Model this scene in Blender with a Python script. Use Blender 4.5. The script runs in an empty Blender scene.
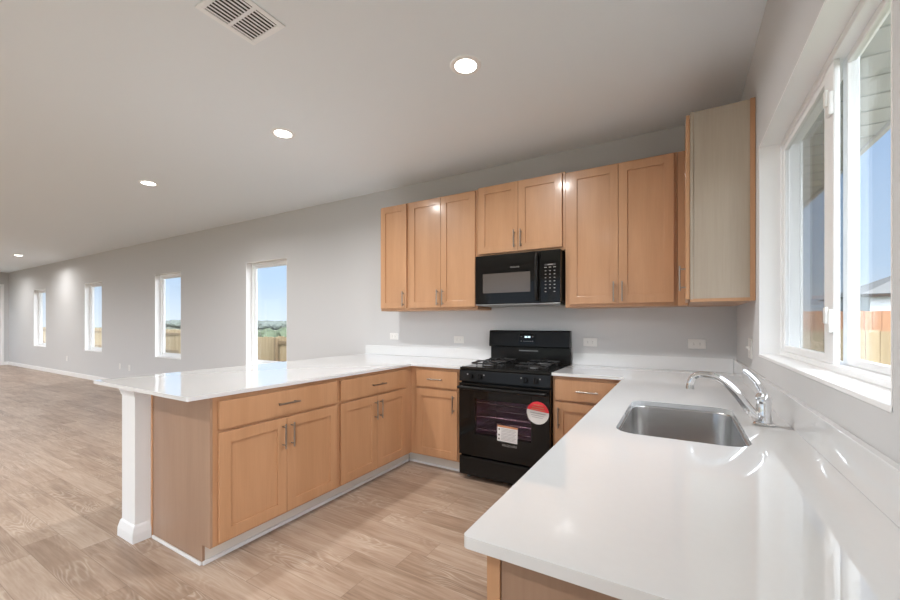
import bpy, bmesh, math, random
from mathutils import Vector, Matrix
random.seed(7)
sc = bpy.context.scene
COL = sc.collection
PI = math.pi

# ---------------------------------------------------------------- camera
cd = bpy.data.cameras.new('camera'); cam = bpy.data.objects.new('camera', cd); COL.objects.link(cam)
cam.location = (-0.3544, -3.5177, 1.2792)
cam.rotation_euler = (PI/2, 0, 0.5303)
cd.sensor_fit = 'HORIZONTAL'; cd.sensor_width = 36; cd.lens = 392.56/900*36
cd.shift_y = 22.7/900
cd.clip_start = .02; cd.clip_end = 800
sc.camera = cam

# ---------------------------------------------------------------- world
W = bpy.data.worlds.new('sky'); sc.world = W; W.use_nodes = True
nt = W.node_tree; nt.nodes.clear()
_o = nt.nodes.new('ShaderNodeOutputWorld'); _b = nt.nodes.new('ShaderNodeBackground')
_t = nt.nodes.new('ShaderNodeTexCoord'); _s = nt.nodes.new('ShaderNodeSeparateXYZ'); _r = nt.nodes.new('ShaderNodeValToRGB')
nt.links.new(_t.outputs['Generated'], _s.inputs[0]); nt.links.new(_s.outputs['Z'], _r.inputs[0])

# unseen eastern sky brightened to throw fill light on the peninsula fronts
_d = nt.nodes.new('ShaderNodeVectorMath'); _d.operation = 'DOT_PRODUCT'; _d.inputs[1].default_value = Vector((.93, -.30, .20)).normalized()
_m = nt.nodes.new('ShaderNodeMapRange'); _m.interpolation_type = 'SMOOTHSTEP'; _m.inputs[1].default_value = .05; _m.inputs[2].default_value = .75
_x = nt.nodes.new('ShaderNodeMix'); _x.data_type = 'RGBA'; _x.inputs[7].default_value = (5.6, 5.95, 6.4, 1)
nt.links.new(_t.outputs['Generated'], _d.inputs[0]); nt.links.new(_d.outputs['Value'], _m.inputs[0])
nt.links.new(_m.outputs[0], _x.inputs[0]); nt.links.new(_r.outputs[0], _x.inputs[6]); nt.links.new(_x.outputs[2], _b.inputs[0])
nt.links.new(_b.outputs[0], _o.inputs[0])
cr = _r.color_ramp
cr.elements[0].position = 0.0; cr.elements[0].color = (.60, .69, .79, 1)
cr.elements[1].position = 0.9; cr.elements[1].color = (.40, .50, .66, 1)
e = cr.elements.new(.10); e.color = (.42, .57, .76, 1)
e = cr.elements.new(.30); e.color = (.34, .50, .74, 1)
_b.inputs[1].default_value = 1.04

sd = bpy.data.lights.new('sun', 'SUN'); sd.energy = 1.3; sd.angle = math.radians(1.5); sd.color = (1, .95, .87)
sun = bpy.data.objects.new('sun', sd); COL.objects.link(sun)
sun.rotation_euler = (math.radians(42), 0, math.radians(-14))   # high in the south

CAN_W = 16.0            # watts of each recessed ceiling lamp
CAN_COL = (1, .985, .965)
vs = sc.view_settings
vs.view_transform = 'Standard'; vs.look = 'None'; vs.gamma = 1; vs.use_curve_mapping = False
vs.exposure = 0.50
try:
    sc.cycles.use_denoising = True
    sc.cycles.max_bounces = 14; sc.cycles.diffuse_bounces = 7; sc.cycles.glossy_bounces = 6
    sc.cycles.transparent_max_bounces = 16
    sc.cycles.sample_clamp_indirect = 6
    sc.cycles.caustics_reflective = False; sc.cycles.caustics_refractive = False
except Exception: pass

# ================================================================ materials
def newmat(name):
    m = bpy.data.materials.new(name); m.use_nodes = True
    n = m.node_tree.nodes; l = m.node_tree.links
    return m, n, l, n['Principled BSDF']
def setin(b, k, v):
    if k in b.inputs: b.inputs[k].default_value = v
def flat(name, col, rough=.5, metal=0, spec=.5, bump=0, bscale=200, var=0, coat=0):
    m, n, l, b = newmat(name)
    b.inputs['Base Color'].default_value = (*col, 1); b.inputs['Roughness'].default_value = rough
    b.inputs['Metallic'].default_value = metal; setin(b, 'Specular IOR Level', spec)
    if coat: setin(b, 'Coat Weight', coat); setin(b, 'Coat Roughness', .03)
    tc = n.new('ShaderNodeTexCoord'); no = n.new('ShaderNodeTexNoise')
    no.inputs['Scale'].default_value = bscale; no.inputs['Detail'].default_value = 3
    l.new(tc.outputs['Object'], no.inputs['Vector'])
    if var:
        mx = n.new('ShaderNodeMix'); mx.data_type = 'RGBA'
        mx.inputs[6].default_value = (*[c*(1-var) for c in col], 1); mx.inputs[7].default_value = (*[min(1, c*(1+var)) for c in col], 1)
        l.new(no.outputs['Fac'], mx.inputs[0]); l.new(mx.outputs[2], b.inputs['Base Color'])
    if bump:
        bp = n.new('ShaderNodeBump'); bp.inputs['Strength'].default_value = bump; bp.inputs['Distance'].default_value = .002
        l.new(no.outputs['Fac'], bp.inputs['Height']); l.new(bp.outputs[0], b.inputs['Normal'])
    return m
def emis(name, col, st):
    m, n, l, b = newmat(name)
    setin(b, 'Emission Color', (*col, 1)); setin(b, 'Emission Strength', st); b.inputs['Base Color'].default_value = (*col, 1)
    return m
def wood(name, c1, c2, rough=.38, sc_=(9, 9, .9), fine=(120, 120, 5), coat=0.0, knots=False):
    m, n, l, b = newmat(name)
    tc = n.new('ShaderNodeTexCoord')
    mp = n.new('ShaderNodeMapping'); mp.inputs['Scale'].default_value = sc_
    mp2 = n.new('ShaderNodeMapping'); mp2.inputs['Scale'].default_value = fine
    a = n.new('ShaderNodeTexNoise'); a.inputs['Scale'].default_value = 1; a.inputs['Detail'].default_value = 4; a.inputs['Distortion'].default_value = .6
    f = n.new('ShaderNodeTexNoise'); f.inputs['Scale'].default_value = 1; f.inputs['Detail'].default_value = 2
    l.new(tc.outputs['Object'], mp.inputs[0]); l.new(tc.outputs['Object'], mp2.inputs[0])
    l.new(mp.outputs[0], a.inputs['Vector']); l.new(mp2.outputs[0], f.inputs['Vector'])
    ad = n.new('ShaderNodeMath'); ad.operation = 'MULTIPLY_ADD'; ad.inputs[1].default_value = .35
    l.new(f.outputs['Fac'], ad.inputs[0]); l.new(a.outputs['Fac'], ad.inputs[2])
    r = n.new('ShaderNodeValToRGB'); r.color_ramp.elements[0].position = .45; r.color_ramp.elements[1].position = .9
    r.color_ramp.elements[0].color = (*c1, 1); r.color_ramp.elements[1].color = (*c2, 1)
    l.new(ad.outputs[0], r.inputs[0]); l.new(r.outputs[0], b.inputs['Base Color'])
    b.inputs['Roughness'].default_value = rough
    bp = n.new('ShaderNodeBump'); bp.inputs['Strength'].default_value = .08; bp.inputs['Distance'].default_value = .001
    l.new(f.outputs['Fac'], bp.inputs['Height']); l.new(bp.outputs[0], b.inputs['Normal'])
    if coat: setin(b, 'Coat Weight', coat); setin(b, 'Coat Roughness', .15)
    return m
def glass(name, tint=(1, 1, 1), refl=.8, ior=1.45, rough=0):
    m, n, l, b = newmat(name); n.remove(b)
    out = n['Material Output']
    t = n.new('ShaderNodeBsdfTransparent'); t.inputs[0].default_value = (*tint, 1)
    g = n.new('ShaderNodeBsdfGlossy'); g.inputs['Roughness'].default_value = rough
    g.inputs[0].default_value = (refl, refl, refl, 1)
    lw = n.new('ShaderNodeLayerWeight'); lw.inputs[0].default_value = .5
    pw = n.new('ShaderNodeMath'); pw.operation = 'POWER'; pw.inputs[1].default_value = 5; l.new(lw.outputs['Facing'], pw.inputs[0])
    fr = n.new('ShaderNodeMath'); fr.operation = 'MULTIPLY_ADD'; fr.inputs[1].default_value = .6; fr.inputs[2].default_value = ((ior-1)/(ior+1))**2; l.new(pw.outputs[0], fr.inputs[0])
    mx = n.new('ShaderNodeMixShader')
    l.new(fr.outputs[0], mx.inputs[0]); l.new(t.outputs[0], mx.inputs[1]); l.new(g.outputs[0], mx.inputs[2]); l.new(mx.outputs[0], out.inputs[0])
    return m
def screenmat():
    m, n, l, b = newmat('insect_screen'); n.remove(b)
    t = n.new('ShaderNodeBsdfTransparent'); d = n.new('ShaderNodeBsdfDiffuse'); d.inputs[0].default_value = (.12, .13, .13, 1)
    mx = n.new('ShaderNodeMixShader'); mx.inputs[0].default_value = .38
    l.new(t.outputs[0], mx.inputs[1]); l.new(d.outputs[0], mx.inputs[2]); l.new(mx.outputs[0], n['Material Output'].inputs[0])
    return m
def floormat():
    m, n, l, b = newmat('plank_floor')
    def math_(op, a, c=None, d=None):
        x = n.new('ShaderNodeMath'); x.operation = op
        for i, v in enumerate((a, c, d)):
            if v is None: continue
            if isinstance(v, (int, float)): x.inputs[i].default_value = v
            else: l.new(v, x.inputs[i])
        return x.outputs[0]
    tc = n.new('ShaderNodeTexCoord'); s = n.new('ShaderNodeSeparateXYZ'); l.new(tc.outputs['Object'], s.inputs[0])
    X, Y = s.outputs[0], s.outputs[1]
    v = math_('DIVIDE', math_('ADD', Y, 2.045), .155)
    row = math_('FLOOR', v); fy = math_('FRACT', v)
    wn = n.new('ShaderNodeTexWhiteNoise'); wn.noise_dimensions = '1D'; l.new(row, wn.inputs['W'])
    u = math_('ADD', math_('DIVIDE', X, 0.92), math_('MULTIPLY', wn.outputs[0], 5.3))
    idx = math_('FLOOR', u); fx = math_('FRACT', u)
    cv = n.new('ShaderNodeCombineXYZ'); l.new(row, cv.inputs[0]); l.new(idx, cv.inputs[1])
    w2 = n.new('ShaderNodeTexWhiteNoise'); w2.noise_dimensions = '3D'; l.new(cv.outputs[0], w2.inputs['Vector'])
    # grain coordinate shifted per plank
    g = n.new('ShaderNodeCombineXYZ')
    l.new(math_('ADD', math_('MULTIPLY', X, 1.0), math_('MULTIPLY', w2.outputs[0], 37)), g.inputs[0])
    l.new(math_('ADD', Y, math_('MULTIPLY', w2.outputs[0], 11)), g.inputs[1])
    mp = n.new('ShaderNodeMapping'); mp.inputs['Scale'].default_value = (1.3, 13, 1); l.new(g.outputs[0], mp.inputs[0])
    a = n.new('ShaderNodeTexNoise'); a.inputs['Scale'].default_value = 1.4; a.inputs['Detail'].default_value = 5; a.inputs['Roughness'].default_value = .6; a.inputs['Distortion'].default_value = .9
    l.new(mp.outputs[0], a.inputs['Vector'])
    mp2 = n.new('ShaderNodeMapping'); mp2.inputs['Scale'].default_value = (5, 90, 1); l.new(g.outputs[0], mp2.inputs[0])
    f = n.new('ShaderNodeTexNoise'); f.inputs['Scale'].default_value = 1; f.inputs['Detail'].default_value = 3; l.new(mp2.outputs[0], f.inputs['Vector'])
    # pale cathedral figure
    mp3 = n.new('ShaderNodeMapping'); mp3.inputs['Scale'].default_value = (1.5, 8.5, 1); l.new(g.outputs[0], mp3.inputs[0])
    wv = n.new('ShaderNodeTexNoise'); wv.inputs['Scale'].default_value = 1; wv.inputs['Detail'].default_value = 2; wv.inputs['Roughness'].default_value = .35; l.new(mp3.outputs[0], wv.inputs['Vector'])
    pw = math_('POWER', math_('ABSOLUTE', math_('SINE', math_('MULTIPLY', wv.outputs['Fac'], 75))), 4)
    msk = n.new('ShaderNodeTexNoise'); msk.inputs['Scale'].default_value = 2.2; msk.inputs['Detail'].default_value = 1; l.new(g.outputs[0], msk.inputs['Vector'])
    mk = n.new('ShaderNodeMapRange'); mk.inputs[1].default_value = .46; mk.inputs[2].default_value = .70; l.new(msk.outputs['Fac'], mk.inputs[0])
    fig = math_('MULTIPLY', math_('MULTIPLY', pw, mk.outputs[0]), math_('ADD', f.outputs['Fac'], .2))
    val = math_('ADD', math_('MULTIPLY', a.outputs['Fac'], .85), math_('MULTIPLY', w2.outputs[0], .22))
    val = math_('ADD', val, math_('MULTIPLY', f.outputs['Fac'], .36))
    r = n.new('ShaderNodeValToRGB'); e0, e1 = r.color_ramp.elements
    e0.position = .42; e0.color = (.22, .145, .10, 1); e1.position = 1.0; e1.color = (.51, .405, .325, 1)
    em = r.color_ramp.elements.new(.70); em.color = (.375, .27, .20, 1)
    l.new(val, r.inputs[0])
    mx = n.new('ShaderNodeMix'); mx.data_type = 'RGBA'; mx.inputs[7].default_value = (.66, .58, .49, 1)
    l.new(math_('MULTIPLY', fig, .62), mx.inputs[0]); l.new(r.outputs[0], mx.inputs[6])
    seam = math_('MAXIMUM', math_('LESS_THAN', fy, .016), math_('LESS_THAN', fx, .003))
    mx2 = n.new('ShaderNodeMix'); mx2.data_type = 'RGBA'; mx2.inputs[7].default_value = (.17, .115, .085, 1)
    l.new(math_('MULTIPLY', seam, .6), mx2.inputs[0]); l.new(mx.outputs[2], mx2.inputs[6])
    l.new(mx2.outputs[2], b.inputs['Base Color'])
    b.inputs['Roughness'].default_value = .36; setin(b, 'Specular IOR Level', .4)
    bp = n.new('ShaderNodeBump'); bp.inputs['Strength'].default_value = .12; bp.inputs['Distance'].default_value = .001
    l.new(f.outputs['Fac'], bp.inputs['Height']); l.new(bp.outputs[0], b.inputs['Normal'])
    return m

M = {}
M['wall'] = flat('wall_paint', (.60, .602, .608), .75, spec=.25, bump=.05, bscale=300)
M['ceil'] = flat('ceiling_paint', (.80, .86, .91), .85, spec=.15, bump=.06, bscale=220)
M['white'] = flat('white_paint', (.87, .87, .87), .35)
M['vinyl'] = flat('white_vinyl', (.87, .88, .89), .3)
M['quartz'] = flat('white_quartz', (.705, .712, .72), .03, spec=.6, var=.015, bscale=60, coat=.5)
M['maple'] = wood('maple_stained', (.45, .238, .118), (.53, .292, .155), .40, coat=.35)
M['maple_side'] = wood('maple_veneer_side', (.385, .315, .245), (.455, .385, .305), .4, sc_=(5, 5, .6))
M['maple_shaded'] = wood('maple_end_panel', (.29, .175, .115), (.36, .23, .155), .33, coat=.3, sc_=(5, 5, .6))  # end panels' shade from the dim room put into a darker maple
M['toe'] = flat('toe_kick_board', (.62, .58, .52), .5)
M['floor'] = floormat()
M['black'] = flat('black_enamel', (.010, .0095, .009), .2, spec=.25)
M['black_matte'] = flat('cast_iron', (.012, .012, .013), .45)
M['handle'] = flat('black_handle_paint', (.008, .008, .008), .3, spec=.2)
M['column'] = flat('column_paint', (.74, .745, .75), .45)
M['bglass'] = flat('black_glass', (.007, .0065, .006), .07, spec=.28)
M['mwindow'] = flat('microwave_window', (.10, .085, .075), .12, spec=.5)
M['cavity'] = flat('oven_enamel', (.50, .40, .48), .4)
M['ovenglass'] = glass('tinted_oven_glass', (.80, .70, .76), .8, 1.4)
M['steel'] = flat('brushed_steel', (.56, .56, .56), .24, 1, bump=.02, bscale=400)
M['nickel'] = flat('brushed_nickel', (.36, .32, .28), .33, 1)
M['chrome'] = flat('chrome', (.86, .86, .87), .06, 1)
M['grey'] = flat('grey_metal', (.32, .32, .32), .35, .6)
M['red'] = flat('sticker_red', (.75, .03, .05), .35)
M['card'] = flat('sticker_white', (.72, .72, .72), .4)
M['ink'] = flat('printed_ink', (.05, .05, .06), .5)
M['inkgrey'] = flat('printed_grey_ink', (.38, .38, .40), .5)
M['orange'] = flat('printed_orange', (.55, .24, .12), .5)
M['print'] = flat('pale_print', (.26, .25, .24), .5)
M['led'] = emis('display_digits', (.65, .85, .95), .9)
M['plastic'] = flat('white_plastic', (.78, .77, .75), .35)
M['slot'] = flat('dark_slot', (.05, .05, .05), .6)
M['vent'] = flat('vent_paint', (.88, .92, .95), .5)
M['lens'] = emis('lamp_lens', (1, .93, .84), 9)
M['glass'] = glass('window_glass', (.985, .99, .99))
M['screen'] = screenmat()
M['fence'] = wood('pale_fence_wood', (.34, .25, .14), (.48, .37, .23), .8, sc_=(7, 7, .7))
M['fence2'] = wood('orange_fence_wood', (.40, .19, .10), (.50, .27, .15), .8, sc_=(7, 7, .7))
M['rail'] = wood('weathered_rail_wood', (.20, .14, .075), (.28, .20, .12), .8)
M['grass'] = flat('grass', (.19, .20, .14), .9, var=.3, bscale=8)
M['leaf'] = flat('foliage', (.10, .115, .10), .9, var=.25, bscale=1.5)
M['leaf2'] = flat('bush_foliage', (.075, .095, .055), .9, var=.5, bscale=5)
M['soffit'] = flat('soffit_panel', (.50, .50, .50), .6)
M['shingle'] = flat('roof_shingle', (.17, .175, .175), .9, var=.2, bscale=12)
M['siding'] = flat('house_siding', (.62, .64, .67), .7)
M['ventdark'] = flat('vent_shadow', (.03, .03, .03), .8)

# ================================================================ mesh builder
class MB:
    def __init__(s, T=None):
        s.bm = bmesh.new(); s.mats = []; s.T = T or Matrix.Identity(4)
    def _mi(s, m):
        if m not in s.mats: s.mats.append(m)
        return s.mats.index(m)
    def add(s, b2, m, T=None, smooth=False):
        """merge a bmesh into this one"""
        mi = s._mi(m); TT = s.T @ (T or Matrix.Identity(4)); vm = {}
        for v in b2.verts: vm[v] = s.bm.verts.new(TT @ v.co)
        for f in b2.faces:
            try: nf = s.bm.faces.new([vm[v] for v in f.verts])
            except ValueError: continue
            nf.material_index = mi; nf.smooth = smooth
        b2.free(); return s
    def box(s, x0, x1, y0, y1, z0, z1, m, bev=.0, T=None):
        x0, x1 = min(x0, x1), max(x0, x1); y0, y1 = min(y0, y1), max(y0, y1); z0, z1 = min(z0, z1), max(z0, z1)
        b = bmesh.new(); bmesh.ops.create_cube(b, size=1)
        for v in b.verts: v.co = Vector(((x0+x1)/2+v.co.x*(x1-x0), (y0+y1)/2+v.co.y*(y1-y0), (z0+z1)/2+v.co.z*(z1-z0)))
        if bev:
            bev = min(bev, .45*min(x1-x0, y1-y0, z1-z0))
            bmesh.ops.bevel(b, geom=b.edges[:], offset=bev, segments=2, profile=.5, affect='EDGES')
        return s.add(b, m, T)
    def cyl(s, p0, p1, r, m, r2=None, seg=20, T=None, bev=0):
        p0, p1 = Vector(p0), Vector(p1); d = p1-p0
        b = bmesh.new(); bmesh.ops.create_cone(b, cap_ends=True, segments=seg, radius1=r, radius2=r if r2 is None else r2, depth=d.length)
        if bev:
            es = [e for e in b.edges if any(len(f.verts) > 4 for f in e.link_faces)]
            bmesh.ops.bevel(b, geom=es, offset=bev, segments=2, affect='EDGES')
        R = d.to_track_quat('Z', 'Y').to_matrix().to_4x4(); R.translation = (p0+p1)/2
        return s.add(b, m, (T or Matrix.Identity(4)) @ R, smooth=True)
    def sphere(s, c, r, m, sub=3, scale=(1, 1, 1)):
        b = bmesh.new(); bmesh.ops.create_icosphere(b, subdivisions=sub, radius=r)
        return s.add(b, m, Matrix.Translation(c) @ Matrix.Diagonal((*scale, 1)), True)
    def lathe(s, prof, m, c=(0, 0, 0), seg=32, T=None):
        b = bmesh.new(); rings = []
        for r, z in prof:
            rings.append([b.verts.new((c[0]+r*math.cos(2*PI*i/seg), c[1]+r*math.sin(2*PI*i/seg), c[2]+z)) for i in range(seg)])
        for a, d in zip(rings, rings[1:]):
            for i in range(seg): b.faces.new((a[i], a[(i+1) % seg], d[(i+1) % seg], d[i]))
        return s.add(b, m, T, True)
    def tube(s, pts, rad, m, seg=14, steps=6, squash=1.0):
        """smooth tube through pts (Catmull-Rom), rad number or list"""
        P = [Vector(p) for p in pts]
        R = [rad]*len(P) if isinstance(rad, (int, float)) else rad
        Q = [];  RR = []
        for i in range(len(P)-1):
            p0, p1, p2, p3 = P[max(i-1, 0)], P[i], P[i+1], P[min(i+2, len(P)-1)]
            for k in range(steps):
                t = k/steps
                Q.append(.5*((2*p1)+(p2-p0)*t+(2*p0-5*p1+4*p2-p3)*t*t+(3*p1-p0-3*p2+p3)*t**3)); RR.append(R[i]*(1-t)+R[i+1]*t)
        Q.append(P[-1]); RR.append(R[-1])
        b = bmesh.new(); rings = []; up = None
        for i, q in enumerate(Q):
            d = (Q[min(i+1, len(Q)-1)]-Q[max(i-1, 0)]).normalized()
            if up is None: up = d.orthogonal().normalized()
            up = (up-d*up.dot(d)).normalized(); sd_ = d.cross(up)
            rings.append([b.verts.new(q+RR[i]*(math.cos(2*PI*k/seg)*up+math.sin(2*PI*k/seg)*sd_)) for k in range(seg)])
        for a, d in zip(rings, rings[1:]):
            for i in range(seg): b.faces.new((a[i], a[(i+1) % seg], d[(i+1) % seg], d[i]))
        b.faces.new(rings[0][::-1]); b.faces.new(rings[-1])
        return s.add(b, m, None, True)
    def prism(s, pts, z0, z1, m, T=None, smooth=False):
        """polygon in xy extruded in z"""
        b = bmesh.new(); lo = [b.verts.new((x, y, z0)) for x, y in pts]; hi = [b.verts.new((x, y, z1)) for x, y in pts]
        b.faces.new(lo[::-1]); b.faces.new(hi)
        for i in range(len(pts)): b.faces.new((lo[i], lo[(i+1) % len(pts)], hi[(i+1) % len(pts)], hi[i]))
        return s.add(b, m, T)
    def text(s, txt, size, m, T, depth=.0004, align='CENTER'):
        c = bpy.data.curves.new('t', 'FONT'); c.body = txt; c.size = size; c.align_x = align; c.align_y = 'CENTER'; c.extrude = depth; c.resolution_u = 3
        o = bpy.data.objects.new('t', c); me = o.to_mesh(); b = bmesh.new(); b.from_mesh(me); o.to_mesh_clear()
        bpy.data.objects.remove(o); bpy.data.curves.remove(c)
        return s.add(b, m, T)
    def build(s, name, parent=None, label=None, bevel=0, auto=True):
        bmesh.ops.recalc_face_normals(s.bm, faces=s.bm.faces[:])
        me = bpy.data.meshes.new(name)
        if parent is not None:
            off = parent_world(parent)
            for v in s.bm.verts: v.co -= off
        s.bm.to_mesh(me); s.bm.free()
        for m in s.mats: me.materials.append(m)
        o = bpy.data.objects.new(name, me); COL.objects.link(o)
        if parent is not None: o.parent = parent
        if label: o['label'] = label
        if auto and any(p.use_smooth for p in me.polygons):
            try: me.set_sharp_from_angle(angle=math.radians(40))
            except Exception: pass
        if bevel:
            bv = o.modifiers.new('bevel', 'BEVEL'); bv.width = bevel; bv.segments = 3; bv.limit_method = 'ANGLE'; bv.angle_limit = math.radians(50)
        return o
def parent_world(o):
    v = Vector((0, 0, 0))
    while o is not None: v = v+Vector(o.location); o = o.parent
    return v
def thing(name, label, cat, loc, group=None):
    o = bpy.data.objects.new(name, None); COL.objects.link(o); o.location = loc; o.empty_display_size = .1
    o['label'] = label; o['category'] = cat
    if group: o['group'] = group
    return o
def struct(mb, name, parent=None, **k):
    o = mb.build(name, parent, **k)
    if parent is None: o['kind'] = 'structure'
    return o
def tag(o, label, cat, group=None, kind=None):
    o['label'] = label; o['category'] = cat
    if group: o['group'] = group
    if kind: o['kind'] = kind
    return o
def tree_copy(o, parent=None):
    c = o.copy(); COL.objects.link(c); c.parent = parent
    for ch in list(o.children): tree_copy(ch, c)
    return c

# ================================================================ room shell
H = 2.80; XW = -18.0; YS = -6.8; TH = .17
def wall_with_holes(name, axis, a0, a1, t0, t1, z0, z1, holes, mat):
    """axis 'x': runs along x, thickness in y"""
    mb = MB(); cuts = sorted({a0, a1, *[h[0] for h in holes], *[h[1] for h in holes]})
    for c0, c1 in zip(cuts, cuts[1:]):
        zs = [(z0, z1)]
        for h in holes:
            if h[0] <= c0+1e-6 and h[1] >= c1-1e-6:
                nz = []
                for q0, q1 in zs:
                    if h[2] > q0: nz.append((q0, min(h[2], q1)))
                    if h[3] < q1: nz.append((max(h[3], q0), q1))
                zs = nz
        for q0, q1 in zs:
            if axis == 'x': mb.box(c0, c1, t0, t1, q0, q1, mat)
            else: mb.box(t0, t1, c0, c1, q0, q1, mat)
    return struct(mb, name)
NW = [(-5.95, -5.0125), (-8.768, -7.833), (-12.091, -11.151), (-15.654, -14.700)]   # north windows
WZ = (.640, 2.172)
KW = (-2.431, -.950, 1.106, 2.1917)                                                # kitchen window y0,y1,z0,z1
ADDED_SW = [(-4.9, -1.3, 0.0, 2.4), (-9.9, -6.6, 0.0, 2.4), (-13.8, -11.6, .6, 2.3), (-17.0, -14.8, .6, 2.3)]
struct(MB().box(XW-TH, TH, YS-TH, TH, -.12, 0, M['floor']), 'floor')
struct(MB().box(XW-TH, TH, YS-TH, TH, H, H+.1, M['ceil']), 'ceiling')
wall_with_holes('wall_back', 'x', XW, 0, 0, TH, 0, H, [(a, b, *WZ) for a, b in NW], M['wall'])
wall_with_holes('wall_right', 'y', YS, TH, 0, TH, 0, H, [KW, (-6.45, -4.15, 0, 2.4)], M['wall'])
wall_with_holes('wall_left', 'y', YS, TH, XW-TH, XW, 0, H, [(-1.12, -.16, 0, 2.38)], M['wall'])
wall_with_holes('wall_front', 'x', XW, 0, YS-TH, YS, 0, H, ADDED_SW, M['wall'])
struct(MB().box(-3.19, -3.108, -2.30, 0, 0, .893, M['wall']), 'wall_peninsula')
struct(MB().box(XW, -3.19, -.014, 0, 0, .10, M['white'], .003), 'baseboard_back')
mb = MB(); mb.box(XW, XW+.014, -.10, -.014, 0, .10, M['white'], .003); mb.box(XW, XW+.014, YS, -1.18, 0, .10, M['white'], .003)
struct(mb, 'baseboard_left')
struct(MB().box(-3.204, -3.19, -2.30, -.014, 0, .10, M['white'], .003), 'baseboard_peninsula')
# far door in the left wall, white with a glazed panel
mb = MB(); mb.box(XW, XW+.02, -.16, -.10, 0, 2.44, M['white'], .003); mb.box(XW, XW+.02, -1.18, -1.12, 0, 2.44, M['white'], .003)
mb.box(XW, XW+.02, -1.12, -.16, 2.38, 2.44, M['white'], .003)
d1 = struct(mb, 'door_1')
mb = MB(); mb.box(XW-.09, XW-.05, -1.12, -1.0, 0, 2.38, M['white']); mb.box(XW-.09, XW-.05, -.28, -.16, 0, 2.38, M['white'])
mb.box(XW-.09, XW-.05, -1.0, -.28, 0, .3, M['white']); mb.box(XW-.09, XW-.05, -1.0, -.28, 2.2, 2.38, M['white'])
mb.build('door_leaf', d1)
MB().box(XW-.073, XW-.067, -1.0, -.28, .3, 2.2, M['glass']).build('pane', d1)
# north windows
for i, (a, b) in enumerate(NW):
    z0, z1 = WZ; yi, yo = .085, .150
    mb = MB(); t = .006
    mb.box(a, a+t, -.001, TH, z0, z1, M['white']); mb.box(b-t, b, -.001, TH, z0, z1, M['white'])
    mb.box(a, b, -.001, TH, z1-t, z1, M['white']); mb.box(a, b, -.006, TH, z0, z0+.012, M['white'], .002)
    w = struct(mb, 'window_%d' % (i+1))
    mb = MB(); f = .045
    mb.box(a+t, a+t+f, yi, yo, z0+.012, z1-t, M['vinyl'], .003); mb.box(b-t-f, b-t, yi, yo, z0+.012, z1-t, M['vinyl'], .003)
    mb.box(a+t+f, b-t-f, yi, yo, z0+.012, z0+.012+f, M['vinyl'], .003); mb.box(a+t+f, b-t-f, yi, yo, z1-t-f, z1-t, M['vinyl'], .003)
    # inner bead
    g = .022; x0, x1, q0, q1 = a+t+f, b-t-f, z0+.012+f, z1-t-f
    mb.box(x0, x0+g, yi+.022, yo-.01, q0, q1, M['vinyl'], .002); mb.box(x1-g, x1, yi+.022, yo-.01, q0, q1, M['vinyl'], .002)
    mb.box(x0+g, x1-g, yi+.022, yo-.01, q0, q0+g, M['vinyl'], .002); mb.box(x0+g, x1-g, yi+.022, yo-.01, q1-g, q1, M['vinyl'], .002)
    mb.build('window_frame', w)
    MB().box(x0+g, x1-g, yi+.034, yi+.038, q0+g, q1-g, M['glass']).build('pane', w)
# kitchen slider window
y0, y1, z0, z1 = KW
mb = MB(); t = .006
mb.box(-.001, TH, y0, y0+t, z0, z1, M['white']); mb.box(-.001, TH, y1-t, y1, z0, z1, M['white'])
mb.box(-.001, TH, y0, y1, z1-t, z1, M['white']); mb.box(-.004, TH, y0, y1, z0-.002, z0+.012, M['white'], .003)
kw = struct(mb, 'window_5')
mb = MB(); f = .030; X0, X1 = .082, .160; zb, zt = z0+.012, z1-t; ya, yb = y0+t, y1-t
mb.box(X0, X1, ya, ya+f, zb, zt, M['vinyl'], .003); mb.box(X0, X1, yb-f, yb, zb, zt, M['vinyl'], .003)
mb.box(X0, X1, ya+f, yb-f, zb, zb+.022, M['vinyl'], .003); mb.box(X0, X1, ya+f, yb-f, zt-.028, zt, M['vinyl'], .003)
mb.box(.119, .150, -1.745, -1.705, zb+.022, zt-.028, M['vinyl'], .003)      # fixed mullion
mb.box(.120, .142, ya+f, -1.745, zb+.022, zb+.045, M['vinyl'], .003); mb.box(.120, .142, ya+f, -1.745, zt-.052, zt-.028, M['vinyl'], .003)
mb.box(.120, .142, ya+f, ya+f+.03, zb+.045, zt-.052, M['vinyl'], .003)
mb.build('window_frame', kw)
MB().box(.129, .133, ya+f+.03, -1.745, zb+.045, zt-.052, M['glass']).build('pane', kw)
# sliding sash in the left half
mb = MB(); s0, s1 = -1.700, yb-f; q0, q1 = zb+.022, zt-.028
mb.box(.086, .104, s0-.042, s0+.055, q0, q1, M['vinyl'], .004); mb.box(.090, .110, s1-.025, s1, q0, q1, M['vinyl'], .003)
mb.box(.090, .110, s0+.055, s1-.025, q0, q0+.028, M['vinyl'], .003); mb.box(.090, .110, s0+.055, s1-.025, q1-.028, q1, M['vinyl'], .003)
sash = mb.build('sash', kw)
MB().box(.098, .102, s0+.055, s1-.025, q0+.028, q1-.028, M['glass']).build('pane', sash)
for zc in (1.288, 2.020):
    mb = MB(); mb.box(.074, .0865, -1.742, -1.704, zc-.042, zc+.036, M['plastic'], .004)
    mb.box(.066, .076, -1.736, -1.714, zc-.012, zc+.044, M['plastic'], .004); mb.cyl((.070, -1.724, zc), (.076, -1.724, zc), .010, M['plastic'])
    mb.build('latch', sash)
mb = MB(); mb.box(.1525, .1535, -1.71, yb-.02, zb+.012, zt-.014, M['screen']); mb.build('insect_screen', kw)
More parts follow.
